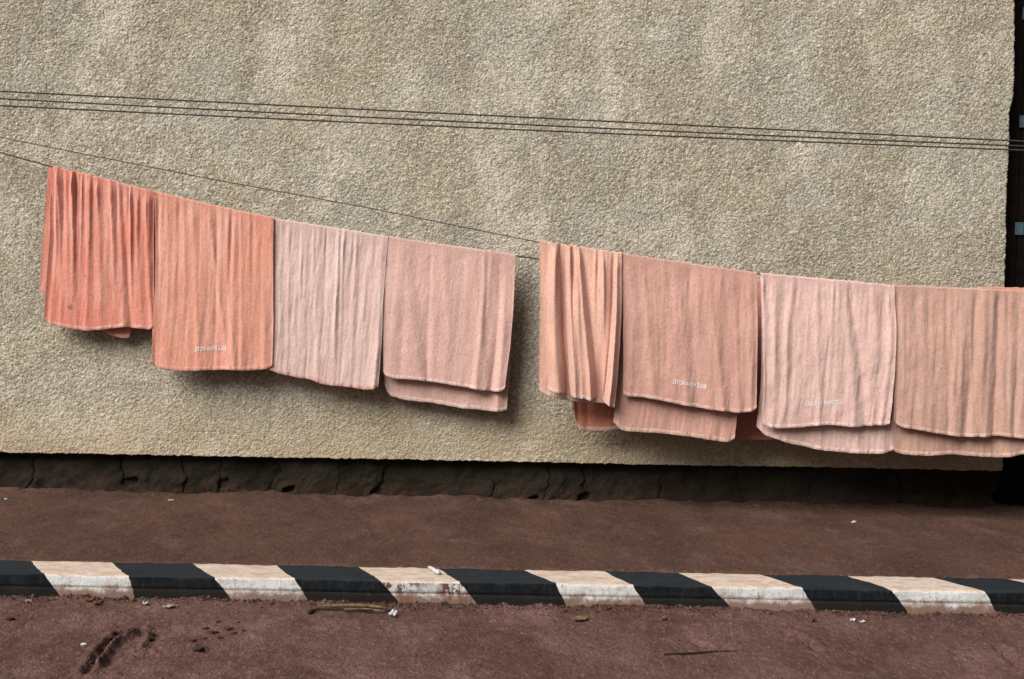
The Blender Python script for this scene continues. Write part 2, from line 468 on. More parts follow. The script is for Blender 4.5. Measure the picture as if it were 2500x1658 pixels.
# ------------------------------------------------------------------ the house: roughcast wall on a stone plinth
house = empty('house', (0, WALL_Y, 0))
tag(house, 'beige roughcast house wall on a dark stone plinth behind the washing', 'house')
def child_of_house(o):
    o.parent = house
    o.matrix_parent_inverse = Matrix.Translation((0, -WALL_Y, 0))
    return o
EDGE = [(2477, -260), (2477, 0), (2476, 180), (2471, 245), (2464, 272), (2463, 380), (2460, 420), (2455, 520), (2455, 600), (2452, 700), (2447, 1150)]
ex, ez = at([e[0] for e in EDGE], [e[1] for e in EDGE], WALL_Y)
zb = float(at(1250, 1127, WALL_Y)[1])
ZT = 3.45
nc, nr = 940, 420
zz = np.concatenate([[zb + 0.0], np.linspace(zb + 0.004, ZT, nr - 1)])
T, Z = np.meshgrid(np.linspace(0, 1, nc), zz)
XR = np.interp(Z, ez[::-1], ex[::-1])
XL = -4.15
X = XL + (XR - XL) * T
X = X + 0.003 * fbm(Z * 30, Z * 0 + 1, 71, 3) * sstep(0.985, 1.0, T)
def rough(x, z):
    a = fbm(x * 46, z * 46, 73, 2, 0.9)
    b = np.abs(vn(x * 66, z * 60, 77))
    p = 0.55 + 0.45 * vn(x * 2.2, z * 2.2, 79)
    return (0.0032 * grains(x, z, 0.018, 61, 0.55)) * (0.45 + 0.55 * p) + 0.0024 * grains(x, z, 0.012, 65, 0.7) + 0.0012 * b + 0.0010 * a + 0.009 * fbm(x * 0.9, z * 1.1, 81, 2) + 0.004 * fbm(x * 5, z * 5, 83, 2)
D = rough(X, Z)
Z = Z + (0.0032 * fbm(X * 40, X * 0, 85, 3) + 0.002 * fbm(X * 1.7, X * 0, 86, 2)) * np.exp(-(Z - zb) / 0.02)
P = np.stack([X, WALL_Y - D, Z], -1)
back = P[:1].copy(); back[..., 1] = WALL_Y + 0.30; back[..., 2] += 0.01
P = np.concatenate([back, P], 0)
top = P[-1:].copy(); top[..., 1] = WALL_Y + 0.30
P = np.concatenate([P, top], 0)
side = np.repeat(P[:, -1:], 3, 1)
for i, dy in enumerate((0.02, 0.12, 0.30)):
    side[1:-1, i, 1] = WALL_Y + dy
    side[:, i, 0] += 0.003 * fbm(side[:, i, 2] * 25, side[:, i, 2] * 0 + i, 87, 2)
    side[0, i, 1] = side[-1, i, 1] = WALL_Y + 0.30
P = np.concatenate([P, side], 1)
child_of_house(grid_obj('wall', P, M['plaster']))
xr0 = float(ex[-1])
child_of_house(mesh_obj('wall_core', *box(XL, xr0 - 0.05, WALL_Y + 0.24, WALL_Y + 4.0, 0.0, ZT - 0.01), M['plaster'], smooth=False))

plinth = child_of_house(mesh_obj('plinth', *box(XL, xr0 - 0.03, WALL_Y + 0.095, WALL_Y + 0.22, -0.02, zb + 0.06), M['stone'], smooth=False))
# stones of the plinth: outlines from the cracks one can see
CR = [(-200, -180), (110, 60), (285, 325), (452, 446), (548, 528), (690, 652), (855, 812), (968, 905), (1202, 1195), (1352, 1325),
      (1437, 1432), (1640, 1600), (1790, 1830), (2010, 1960), (2180, 2200), (2340, 2310), (2440, 2440)]
PY = WALL_Y + 0.07
z0, z1 = 0.04, zb + 0.05
for k in range(len(CR) - 1):
    n_u, n_v = 40, 30
    u = np.linspace(0, 1, n_u)[None, :]
    v = np.linspace(0, 1, n_v)[:, None]
    def edge(c, vv):
        xt = at(c[0], 1140, PY)[0]; xb2 = at(c[1], 1215, PY)[0]
        return xb2 + (xt - xb2) * vv + 0.03 * fbm(vv * 3.3 + c[0], vv * 0 + c[1], 91, 4, 0.6)
    gap = 0.0003 + 0.0022 * random.random() ** 3; bd = random.choice((0.002, 0.006, 0.014))
    xl, xr = edge(CR[k], v) + gap, edge(CR[k + 1], v) - gap
    X = xl + (xr - xl) * u
    Zs = z0 + (z1 - z0) * v + 0 * X
    rim = np.minimum(np.minimum(X - xl, xr - X), 9)
    bulge = 1 - np.exp(-rim / 0.007)
    pr = random.uniform(-0.012, 0.012)
    Yd = PY - bd * bulge - pr - 0.012 * fbm(X * 5, Zs * 5, 93, 3) - 0.009 * fbm(X * 16, Zs * 18, 95, 4, 0.65)
    # hollows knocked out of the foot of some stones
    for (hx, hy, hw, hh) in ((318, 1176, 0.045, 0.022), (545, 1182, 0.026, 0.022), (915, 1203, 0.020, 0.022), (705, 1195, 0.03, 0.015), (1300, 1218, 0.03, 0.012), (1425, 1215, 0.03, 0.02)):
        cx, cz = at(hx, hy, PY)
        Yd = Yd + 0.085 * np.exp(-(((X - cx) / hw) ** 4 + ((Zs - cz - 0.25 * (X - cx)) / hh) ** 4))
    Pg = np.stack([X, Yd, Zs], -1)
    L = Pg[:, :1].copy(); L[..., 1] = PY + 0.05
    R = Pg[:, -1:].copy(); R[..., 1] = PY + 0.05
    o = grid_obj('stone', np.concatenate([L, Pg, R], 1), M['stone'])
    o.parent = plinth
    o.matrix_parent_inverse = plinth.matrix_basis.inverted() @ Matrix.Identity(4)

# ------------------------------------------------------------------ dark timber shed in the passage beside the house
SY = WALL_Y + 0.16
sx0 = xr0 - 0.015
shed = empty('shed', (sx0, SY, 0.1))
tag(shed, 'dark timber shed front with small pale blue panes beside the house corner', 'shed')
def child_of(o, p):
    o.parent = p
    o.matrix_parent_inverse = Matrix.Translation(p.location).inverted()
    return o
k = 0
x = sx0
while x < sx0 + 1.5:
    wd = random.uniform(0.085, 0.12)
    child_of(mesh_obj('plank', *box(x, x + wd - 0.006, SY + random.uniform(0, 0.012), SY + 0.04, 0.08, 3.7), M['dark'], smooth=False), shed)
    x += wd
child_of(mesh_obj('rail', *box(sx0, sx0 + 1.5, SY + 0.045, SY + 0.09, 0.1, 3.65), M['dark'], smooth=False), shed)
for (a, b2, c, d) in ((2497, 2521, 18, 47), (2489, 2512, 282, 311), (2478, 2500, 543, 573), (2520, 2544, 150, 180), (2512, 2536, 420, 450)):
    (xa, xb2), (za, zc) = at([a, b2], [d, c], SY - 0.01)
    child_of(mesh_obj('pane', *box(xa, xb2, SY - 0.008, SY - 0.002, za, zc), M['pane'], smooth=False), shed)

# ------------------------------------------------------------------ lines and wires
def line_px(p, ys): return np.interp(p, [q[0] for q in ys], [q[1] for q in ys])
LA = [(-420, 250), (0, 370), (118, 403), (377, 469), (668, 533), (945, 579), (1259, 622), (1318, 631), (1600, 663), (1858, 687), (2150, 700), (2395, 706), (2500, 708), (2900, 716)]
LB = [(-420, 235), (0, 333), (500, 432), (900, 505), (1317, 590), (1518, 620), (1850, 667), (2183, 698), (2500, 711), (2900, 722)]
def run(pts, offf, n=90, drop=0.0):
    px = np.linspace(pts[0][0], pts[-1][0], n)
    # smooth the polyline
    fine = np.linspace(pts[0][0], pts[-1][0], 600)
    py = line_px(fine, pts)
    ker = np.hanning(41); ker /= ker.sum()
    py = np.convolve(np.pad(py, 20, mode='edge'), ker, 'valid')
    py = np.interp(px, fine[20:-20], py[20:-20])
    Y = WALL_Y - offf(px)
    X, Z = at(px, py, Y)
    return np.stack([X, Y, Z - drop], -1)
a = tube('clothesline', run(LA, off_a, drop=0.006), 0.0042, M['rope'])
tag(a, 'dark clothesline close to the wall, carrying the salmon towels', 'clothesline')
b_ = tube('clothesline', run(LB, off_b, drop=0.006), 0.0030, M['rope'])
tag(b_, 'thin bare clothesline above the salmon towels that carries the gathered peach towel', 'clothesline')
for (yl, ym, yr, lab) in ((223, 285, 345, 'topmost of three parallel thin black wires strung high across the wall'),
                          (241, 303, 357, 'middle one of three parallel thin black wires strung across the wall'),
                          (258, 316, 367, 'lowest of three parallel thin black wires strung high across the wall')):
    px = np.linspace(-300, 2800, 120)
    cf = np.polyfit([0, 1250, 2500], [yl, ym, yr], 2)
    Y = WALL_Y - 0.75 + 0 * px
    X, Z = at(px, np.polyval(cf, px), Y)
    tag(tube('overhead_wire', np.stack([X, Y, Z], -1), 0.0044, M['wire'], sides=8), lab, 'wire')

# ------------------------------------------------------------------ towels
def poly_s(pts, n):                     # resample a polyline by arc length
    p = np.asarray(pts, float)
    L = np.concatenate([[0], np.cumsum(np.hypot(*np.diff(p, axis=0).T))])
    s = np.linspace(0, L[-1], n)
    return np.stack([np.interp(s, L, p[:, 0]), np.interp(s, L, p[:, 1])], -1)

def smooth1(p, k=3):
    for _ in range(k):
        q = p.copy(); q[1:-1] = 0.25 * p[:-2] + 0.5 * p[1:-1] + 0.25 * p[2:]; p = q
    return p

def layer(top, hem, left, right, nu, nv, offf, base, folds, amp, seed, crink, sgn):
    """one hanging side of a towel; returns rows from the line down to the hem"""
    T = poly_s(top, nu)
    H = smooth1(poly_s(hem, nu), 4)
    v = np.linspace(0, 1, nv)[:, None]
    s = np.linspace(0, 1, nu)[None, :]
    px = T[None, :, 0] * (1 - v) + H[None, :, 0] * v
    py = T[None, :, 1] * (1 - v) + H[None, :, 1] * v
    for side, pl in ((0, left), (1, right)):
        if not pl: continue
        e = np.asarray(pl, float)
        t0, t1 = (T[0], H[0]) if side == 0 else (T[-1], H[-1])
        vv = (e[:, 1] - t0[1]) / (t1[1] - t0[1])
        bow = e[:, 0] - (t0[0] + (t1[0] - t0[0]) * vv)
        b = np.interp(v[:, 0], np.concatenate([[0], vv, [1]]), np.concatenate([[0], bow, [0]]))
        b = smooth1(b, 6)[:, None]
        wgt = np.clip(1 - s, 0, 1) ** 2 if side == 0 else s ** 2
        px = px + b * wgt
    ew = np.exp(-np.minimum(s, 1 - s) / 0.12) * sstep(0.0, 0.25, v)
    px = px + ew * (1.5 * vn(v * 2.6 + s * 2, s * 2 + seed, seed + 11) + 0.35 * vn(v * 9, s * 3 + seed, seed + 12))
    py = py + sstep(0.6, 1.0, v) * (1.8 * vn(s * 5 + seed, v * 0, seed + 13) + 0.5 * vn(s * 15, v * 0, seed + 14))
    Yl = WALL_Y - offf(px)
    d = np.zeros_like(px)
    wpx0, wpx1 = T[-1, 0] - T[0, 0], H[-1, 0] - H[0, 0]
    for (xt, xb, at_, ab, wt, wb) in folds:
        sc = (xt - T[0, 0]) / wpx0 * (1 - v) + (xb - H[0, 0]) / wpx1 * v
        wd = (wt / abs(wpx0)) * (1 - v) + (wb / abs(wpx1)) * v
        sc = sc + 0.009 * vn(v * 2.2 + xt, v * 0 + seed, 131) + 0.002 * vn(v * 7 + xt, v * 0 + seed, 132)
        d = d + FOLD * np.clip(0.95 + 0.6 * vn(v * 3.1 + xt * 1.7, v * 0 + seed, 133), 0.2, 1.6) * (at_ * (1 - v) ** 1.5 + ab * v) * np.exp(-(np.abs(s - sc) / wd) ** 1.5)
    um, vm = s * abs(wpx0) / 400.0, v * 0.95
    lean = um + 0.05 * vm
    d = d + 0.9 * amp * sstep(0.35, 1, v) * vn(um * 5 + seed * 1.3, vm * 1.2, seed + 15)
    d = d + amp * (0.9 * vn(lean * 9 + seed, vm * 0.9, seed + 1) + 0.5 * vn(lean * 21 + seed, vm * 1.6, seed + 2))
    d = d + crink * (0.6 * vn(lean * 46, vm * 3.2 + 0.4 * vn(um * 8, vm * 3, seed + 9), seed + 3) + 0.45 * vn(um * 80 + vm * 6, vm * 7, seed + 4)
                     + 0.45 * vn(um * 20 + vm * 13, vm * 9 - um * 6, seed + 5) + 0.2 * vn(um * 50 - vm * 18, vm * 22 + um * 16, seed + 8))
    d = d + 0.0011 * hash2(np.floor(s * (nu - 1) + .5) + 0 * v, np.floor(v * (nv - 1) + .5) + 0 * s, seed + 7) * sstep(0, .1, v)
    # selvedges roll back a little, bottom corners curl
    eg = np.minimum(s, 1 - s) * abs(wpx0) / 400.0
    d = d + 0.0028 * np.exp(-eg / 0.007) * sstep(0.02, 0.2, v)
    d = d * (0.30 + 0.70 * sstep(0.0, 0.10, v))
    Y = Yl - sgn * (base + 0.022 * sstep(0, 0.5, v)) - d
    X, Z = at(px, py, Yl - sgn * (base + 0.022 * sstep(0, 0.5, v)))
    Z = Z + 0.0015 * fbm(um * 30, v * 0 + seed, seed + 6, 2) * (v > 0.97)
    return np.stack([X, Y, Z], -1), um + 0 * v, vm + 0 * s

FOLD = 1.75
TOWELS = []
def towel(label, mat, line, top, hem, back, left=None, right=None, bleft=None, bright=None, folds=(), bfolds=(), amp=0.006, crink=0.0016,
          seed=1, lift=0.0, hem_mat=None, text=None, group=None, nu=132, nv=92, crown=0.0):
    offf = (lambda p: off_a(p) + lift) if line == 'A' else (lambda p: off_b(p) + lift)
    r = 0.0065
    Fp, fu, fv = layer(top, hem, left, right, nu, nv, offf, r, folds, amp, seed, crink, 1)
    Bp, bu, bv = layer(top, back, bleft, bright, nu, nv // 2, offf, r, bfolds, amp * 0.8, seed + 40, crink, -1)
    arc = []
    for th in (30, 60, 90, 120, 150):
        t = (1 - math.cos(math.radians(th))) / 2
        a = Fp[0] * (1 - t) + Bp[0] * t
        a = a.copy(); a[:, 2] += r * math.sin(math.radians(th)) + (0.0016 + crown) * fbm(fu[0] * 55, fu[0] * 0, seed + 50, 3)
        arc.append(a)
    P = np.concatenate([Fp[::-1], np.array(arc), Bp], 0)
    uvF = np.stack([fu, -fv], -1)[::-1]
    uvA = np.stack([np.repeat(fu[:1], 5, 0), np.full((5, nu), 0.0)], -1)
    uvB = np.stack([bu, bv + 0.02], -1)
    o = grid_obj('towel', P, mat, flip=False, uv=np.concatenate([uvF, uvA, uvB], 0))
    md = o.modifiers.new('thickness', 'SOLIDIFY'); md.thickness = 0.003; md.offset = 0
    es = o.modifiers.new('crisp_rim', 'EDGE_SPLIT'); es.split_angle = math.radians(55)
    tag(o, label, 'towel', group)
    # stitched hems, front and back: a doubled strip along each end
    for Q, sg, zz in ((Fp, 1, fu), (Bp, -1, bu)):
        nvq = Q.shape[0]
        f = 0.024 * (nvq - 1)                                  # hem about 2 cm deep
        i0 = int(nvq - 1 - f - 1); t = (nvq - 1 - f) - i0
        r0 = Q[i0] * (1 - t) + Q[i0 + 1] * t
        i1 = int(nvq - 1 - f * 0.8); t = (nvq - 1 - f * 0.8) - i1
        r1 = Q[i1] * (1 - t) + Q[min(i1 + 1, nvq - 1)] * t
        rows = [r0, r1, Q[-1].copy()]
        rib = 0.0004 * np.sign(np.sin(zz[-1] * 420)) + 0.0010 * vn(zz[-1] * 90, zz[-1] * 0, seed + 60)
        outl = []
        for q, oo in enumerate((0.0022, 0.0030, 0.0030)):
            rr = rows[q].copy(); rr[:, 1] -= oo + (rib if q else 0); outl.append(rr)
        lip = rows[-1].copy(); lip[:, 2] -= 0.0025; outl.append(lip)
        bk = rows[-1].copy(); bk[:, 1] += 0.0030; outl.append(bk)
        bk2 = rows[0].copy(); bk2[:, 1] += 0.003; outl.append(bk2)
        H = np.array(outl)[::-1]
        uvh = np.stack([np.repeat(zz[-1][None], len(outl), 0), np.repeat(np.linspace(0, .08, len(outl))[:, None], nu, 1)], -1)
        grid_obj('hem', H, hem_mat or mat, o, uv=uvh)
    if text:
        put_text(o, Fp, top, hem, *text)
    TOWELS.append(o)
    return o

def put_text(parent, Fp, top, hem, body, p0, p1, mirror):
    cu = bpy.data.curves.new('lettering', 'FONT')
    cu.body = body; cu.size = 1.0; cu.resolution_u = 3; cu.offset = 0.008; cu.space_character = 1.12
    tmp = bpy.data.objects.new('lettering_curve', cu)
    COL.objects.link(tmp)
    dg = bpy.context.evaluated_depsgraph_get()
    me = bpy.data.meshes.new_from_object(tmp.evaluated_get(dg))
    bpy.data.objects.remove(tmp); bpy.data.curves.remove(cu)
    V = np.empty(len(me.vertices) * 3); me.vertices.foreach_get('co', V); V = V.reshape(-1, 3)
    fx = (V[:, 0] - V[:, 0].min()) / (V[:, 0].max() - V[:, 0].min())
    fy = V[:, 1] / V[:, 1].max()
    if mirror: fx = 1 - fx
    px = p0[0] + (p1[0] - p0[0]) * fx
    py = p0[1] + (p1[1] - p0[1]) * fx - fy * 11.0
    Ym = Fp[..., 1].mean()
    X, Z = at(px, py, Ym)
    # drop each letter point onto the cloth
    nv, nu, _ = Fp.shape
    A = Fp[nv // 2:].reshape(-1, 3)
    Y = np.empty_like(X)
    for i in range(len(X)):
        dd = (A[:, 0] - X[i]) ** 2 + (A[:, 2] - Z[i]) ** 2
        j = np.argpartition(dd, 4)[:4]
        wg = 1 / (dd[j] + 1e-7)
        Y[i] = (A[j, 1] * wg).sum() / wg.sum() - 0.0042
    me.vertices.foreach_set('co', np.stack([X, Y, Z], -1).ravel())
    me.materials.clear(); me.materials.append(M['thread']); me.update()
    o = bpy.data.objects.new('lettering', me)
    link(o, parent)

def rnd_folds(x0, x1, b0, b1, n, a_top, a_bot, wd, seed, both=True, reg=False):
    r = random.Random(seed); out = []
    n = int(n * 1.35)
    for i in range(n):
        t = (i + r.uniform(0, 1)) / n if reg else r.random()
        sg = (1 if i % 2 else -0.7) if reg else r.choice((1, 1, -0.8))
        k = r.lognormvariate(-0.35, 0.55)
        q = r.uniform(0.55, 1.5)
        out.append((x0 + (x1 - x0) * t, b0 + (b1 - b0) * t + r.uniform(-7, 7), sg * a_top * k, sg * a_bot * k * r.uniform(-.3, 1.5), wd * q, wd * q * r.uniform(0.9, 1.9)))
    return out

C = dict(
    t1=mat_towel('salmon_terry', (0.57, 0.198, 0.142), 0.6, fade=(0.61, 0.31, 0.25), spots=((0.235, -0.62, 0.012), (0.155, -0.82, 0.022))),
    t2=mat_towel('light_salmon_terry', (0.59, 0.262, 0.190), 0.6, fade=(0.61, 0.335, 0.265)),
    t3=mat_towel('faded_pink_terry', (0.57, 0.405, 0.375), 0.5, fade=(0.62, 0.48, 0.45)),
    t4=mat_towel('dusty_pink_terry', (0.53, 0.340, 0.300), 0.4),
    t5=mat_towel('peach_terry', (0.56, 0.330, 0.260), 0.55),
    t6=mat_towel('rose_beige_terry', (0.455, 0.258, 0.212), 0.5),
    t7=mat_towel('pale_pink_terry', (0.53, 0.365, 0.332), 0.5),
    t8=mat_towel('tan_pink_terry', (0.42, 0.260, 0.208), 0.65),
    ob=mat_towel('orange_terry', (0.50, 0.205, 0.130), 0.5),
    od=mat_towel('brick_pink_terry', (0.40, 0.165, 0.125), 0.4),
    h1=mat_towel('salmon_hem', (0.60, 0.30, 0.245), 0.3),
    h2=mat_towel('pale_hem', (0.60, 0.44, 0.395), 0.3),
    h3=mat_towel('peach_hem', (0.54, 0.36, 0.30), 0.3),
)

towel('salmon towel with tight gathered pleats hung first on the clothesline beside the light salmon one', C['t1'], 'A',
      [(119, 405), (250, 437), (377, 470)],
      [(107, 783), (122, 793), (160, 800), (205, 805), (240, 804), (300, 797), (340, 800), (365, 803), (377, 796)],
      [(95, 706), (112, 721), (180, 770), (245, 803), (268, 817), (300, 825), (316, 825), (319, 805), (350, 790), (368, 770)],
      left=[(120, 560), (113, 700)], right=[(376, 600), (377, 740)],
      folds=rnd_folds(119, 377, 107, 377, 26, 0.0095, 0.0014, 3.8, 3, reg=True) +
      [(126, 118, -.012, -.004, 5, 9), (139, 152, .014, .003, 5, 8), (158, 168, .010, .002, 5, 9), (176, 182, .014, .003, 4, 7), (184, 190, -.014, 0, 4, 6),
       (212, 215, .012, .004, 5, 10), (240, 246, .011, .003, 5, 10), (270, 285, .010, .005, 5, 9), (288, 306, .016, .007, 5, 8), (297, 318, -.008, -.006, 5, 8),
       (332, 345, .008, .003, 5, 9), (355, 374, .012, .008, 5, 7), (120, 130, -.02, .0, 12, 12)],
      amp=0.004, crink=0.0020, seed=11, hem_mat=C['h1'], lift=0.006, crown=0.002)

towel('light salmon towel with white lettering hanging between pleated salmon and faded pink towels', C['t2'], 'A',
      [(379, 470), (520, 503), (668, 534)],
      [(371, 889), (384, 899), (410, 904), (450, 907), (500, 905), (560, 903), (600, 904), (640, 902), (658, 899), (665, 892)],
      [(380, 840), (500, 850), (600, 870), (655, 905), (668, 903)],
      left=[(378, 700), (374, 800)], right=[(668, 700), (666, 820)],
      folds=rnd_folds(379, 668, 371, 665, 24, 0.0052, 0.0020, 4.6, 5, reg=True) +
      [(450, 462, .006, .004, 6, 12), (474, 485, .007, .006, 6, 10), (510, 560, .004, .006, 7, 10), (540, 575, .003, .006, 9, 9), (600, 590, .002, .005, 8, 9), (640, 640, .002, .006, 9, 12)],
      amp=0.005, crink=0.0026, seed=23, hem_mat=C['h1'], lift=0.020, text=('BULE HORA HOTEL', (475, 858), (553, 853.5), True))

towel('faded pale pink streaky towel hanging between light salmon and dusty pink towels', C['t3'], 'A',
      [(667, 535), (800, 556), (948, 580)],
      [(659, 902), (680, 911), (720, 920), (760, 928), (790, 939), (850, 946), (890, 952), (908, 951), (923, 945)],
      [(670, 870), (760, 900), (850, 915), (935, 905), (942, 880)],
      right=[(945, 620), (937, 730), (931, 840)], bright=[(941, 730)],
      folds=rnd_folds(667, 940, 664, 915, 28, 0.0033, 0.0024, 3.6, 7, reg=True) + [(765, 775, .003, .006, 6, 8), (830, 815, .003, .005, 6, 7), (905, 875, .003, .004, 6, 7), (938, 912, .008, .010, 6, 9)],
      amp=0.0045, crink=0.0036, seed=37, hem_mat=C['t4'], lift=0.004)

towel('smooth dusty pink towel hanging at the free end beside the bare gap', C['t4'], 'A',
      [(947, 580), (1100, 602), (1259, 623)],
      [(937, 909), (942, 919), (958, 924), (1000, 926), (1050, 930), (1120, 941), (1180, 952), (1215, 957), (1226, 955), (1231, 948)],
      [(940, 940), (946, 956), (956, 967), (1000, 976), (1080, 986), (1150, 999), (1200, 1005), (1225, 1006), (1237, 1002)],
      left=[(946, 640), (938, 720), (937, 830)], right=[(1253, 760), (1244, 855)], bleft=[(937, 730), (938, 880)], bright=[(1254, 740), (1246, 870)],
      folds=rnd_folds(950, 1259, 940, 1230, 14, 0.0030, 0.0020, 7, 9) +
      [(985, 1030, .002, .006, 14, 18), (1010, 1050, -.001, -.004, 14, 18), (1085, 1100, .002, .004, 10, 14), (1235, 1212, .004, .012, 9, 10), (1222, 1196, -.003, -.009, 9, 9), (1150, 1185, .001, .004, 10, 14)],
      bfolds=[(1235, 1215, 0, .012, 9, 12)],
      amp=0.0055, crink=0.0018, seed=41, hem_mat=C['h2'], lift=0.0)

towel('peach towel bunched into deep hanging folds beside the bare gap', C['t5'], 'B',
      [(1317, 590), (1360, 596), (1420, 606), (1470, 613), (1518, 620)],
      [(1337, 948), (1342, 954), (1360, 958), (1381, 961), (1384, 962), (1391, 963), (1396, 966), (1420, 971), (1446, 977), (1450, 972), (1471, 976), (1474, 980), (1486, 988), (1500, 993)],
      [(1316, 952), (1326, 960), (1340, 966), (1370, 972), (1400, 978), (1450, 985), (1480, 985), (1505, 980)],
      left=[(1319, 700), (1322, 790), (1331, 890)], right=[(1516, 720), (1513, 840), (1507, 930)], bleft=[(1319, 760), (1317, 880)],
      folds=rnd_folds(1330, 1510, 1340, 1495, 9, 0.0085, 0.0, 4, 13) +
      [(1352, 1364, .012, .020, 10, 16), (1358, 1358, .006, .010, 6, 8), (1369, 1387, -.036, -.080, 5.0, 6.5), (1378, 1386, -.010, -.03, 4, 7), (1390, 1402, .018, .030, 5, 9), (1405, 1420, .012, .026, 6, 12), (1412, 1438, .014, .026, 5, 8),
       (1420, 1459, -.014, -.040, 5, 10), (1398, 1404, -.012, 0, 3, 4), (1440, 1464, .004, -.010, 8, 8), (1478, 1462, .006, -.010, 6, 8), (1499, 1473, -.014, -.022, 4, 4), (1508, 1484, .016, .032, 6, 8), (1465, 1458, .008, .0, 5, 6)],
      amp=0.003, crink=0.0013, seed=53, hem_mat=C['h2'], lift=0.016, nu=200, crown=0.004)

towel('rose beige towel with grey lettering hanging beside the bunched peach towel', C['t6'], 'B',
      [(1517, 621), (1680, 645), (1848, 668)],
      [(1521, 961), (1534, 966), (1580, 970), (1640, 982), (1700, 993), (1760, 1003), (1800, 1009), (1825, 1007), (1840, 1003), (1847, 996)],
      [(1498, 1028), (1506, 1036), (1517, 1048), (1540, 1052), (1600, 1056), (1660, 1063), (1720, 1072), (1760, 1079), (1782, 1078), (1793, 1070)],
      left=[(1519, 760), (1523, 880)], right=[(1848, 800), (1849, 900)], bleft=[(1512, 830), (1506, 980)], bright=[(1830, 800), (1802, 980)],
      folds=rnd_folds(1519, 1848, 1524, 1846, 18, 0.0028, 0.0018, 7, 17, reg=True) +
      [(1660, 1675, .006, .006, 12, 16), (1680, 1700, -.005, -.006, 10, 12), (1725, 1765, .004, .009, 9, 12), (1790, 1800, .003, .008, 9, 12), (1560, 1600, .003, .007, 9, 13), (1830, 1828, .003, .008, 8, 10)],
      bfolds=rnd_folds(1519, 1848, 1500, 1793, 10, 0.002, 0.006, 9, 18),
      amp=0.006, crink=0.0030, seed=61, hem_mat=C['h3'], lift=0.004, text=('BULE HORA HOTEL', (1642, 936), (1723, 949), True))

towel('pale pink wrinkled towel with grey lettering between rose beige and tan towels', C['t7'], 'B',
      [(1857, 669), (2020, 684), (2184, 699)],
      [(1857, 1024), (1866, 1036), (1882, 1043), (1905, 1045), (1950, 1043), (2020, 1038), (2090, 1043), (2140, 1037), (2160, 1038), (2171, 1034)],
      [(1847, 1040), (1868, 1061), (1920, 1080), (2000, 1098), (2080, 1107), (2130, 1109), (2160, 1107), (2178, 1099)],
      left=[(1860, 850), (1864, 950)], right=[(2187, 800), (2184, 900), (2177, 980)], bleft=[(1858, 930)], bright=[(2190, 860), (2184, 980)],
      folds=rnd_folds(1857, 2184, 1860, 2172, 19, 0.0034, 0.0026, 6, 19) +
      [(1885, 1892, .005, .010, 8, 9), (1932, 1915, .008, .004, 7, 12), (1945, 1930, -.008, -.003, 7, 12), (1990, 2000, .003, .008, 8, 10), (2060, 2085, .004, .009, 9, 14), (2078, 2110, -.004, -.008, 9, 12), (2130, 2132, .004, .006, 8, 10), (2172, 2150, .006, .010, 7, 9), (2160, 2135, -.004, -.006, 7, 8)],
      bfolds=rnd_folds(1857, 2184, 1850, 2177, 8, 0.001, 0.006, 9, 20),
      amp=0.006, crink=0.0044, seed=71, hem_mat=C['h2'], lift=0.008, text=('BULE HORA HOTEL', (1973, 991), (2055, 986), False))

towel('tan pink towel with long vertical folds hanging past the house corner', C['t8'], 'B',
      [(2183, 698), (2350, 706), (2545, 713)],
      [(2183, 1028), (2190, 1037), (2203, 1044), (2260, 1053), (2350, 1066), (2400, 1068), (2440, 1064), (2500, 1070), (2530, 1072), (2540, 1066)],
      [(2177, 1094), (2186, 1103), (2205, 1109), (2260, 1113), (2330, 1110), (2400, 1116), (2450, 1115), (2500, 1107), (2535, 1100)],
      left=[(2189, 830), (2186, 930)], bleft=[(2187, 850), (2181, 1000)],
      folds=rnd_folds(2185, 2540, 2190, 2540, 22, 0.0040, 0.0036, 6, 21, reg=True) +
      [(2355, 2335, .006, .006, 12, 16), (2385, 2362, -.008, -.010, 10, 12), (2405, 2385, .007, .006, 9, 12), (2440, 2425, -.009, -.010, 7, 10), (2425, 2405, .006, .005, 7, 9), (2465, 2460, .007, .006, 7, 10), (2482, 2480, -.007, -.006, 6, 8)],
      bfolds=rnd_folds(2185, 2540, 2180, 2535, 12, 0.001, 0.007, 8, 22),
      amp=0.006, crink=0.0034, seed=83, hem_mat=C['h3'], lift=0.004)

# towels on the line behind, strips showing, save the dark pink one added to block sky
towel('orange towel whose hem shows below the bunched peach towel', C['ob'], 'A',
      [(1385, 641), (1540, 657), (1690, 673)],
      [(1398, 1000), (1402, 1014), (1408, 1036), (1415, 1050), (1424, 1054), (1480, 1050), (1510, 1046), (1600, 1050), (1690, 1052)],
      [(1400, 960), (1540, 965), (1690, 970)],
      left=[(1388, 800), (1393, 930)],
      folds=rnd_folds(1385, 1690, 1405, 1690, 14, 0.002, 0.008, 8, 31), amp=0.005, crink=0.002, seed=91, hem_mat=C['h3'], lift=0.0)
towel('brick pink towel seen through the slit beside the rose beige towel', C['od'], 'A',
      [(1694, 674), (1790, 683), (1990, 697)],
      [(1700, 1064), (1730, 1068), (1790, 1072), (1830, 1073), (1880, 1072), (1960, 1070), (1990, 1060)],
      [(1700, 1000), (1850, 1005), (1990, 1010)],
      folds=rnd_folds(1694, 1990, 1700, 1990, 9, 0.002, 0.004, 12, 33), amp=0.005, crink=0.002, seed=97, hem_mat=C['od'], lift=0.0)
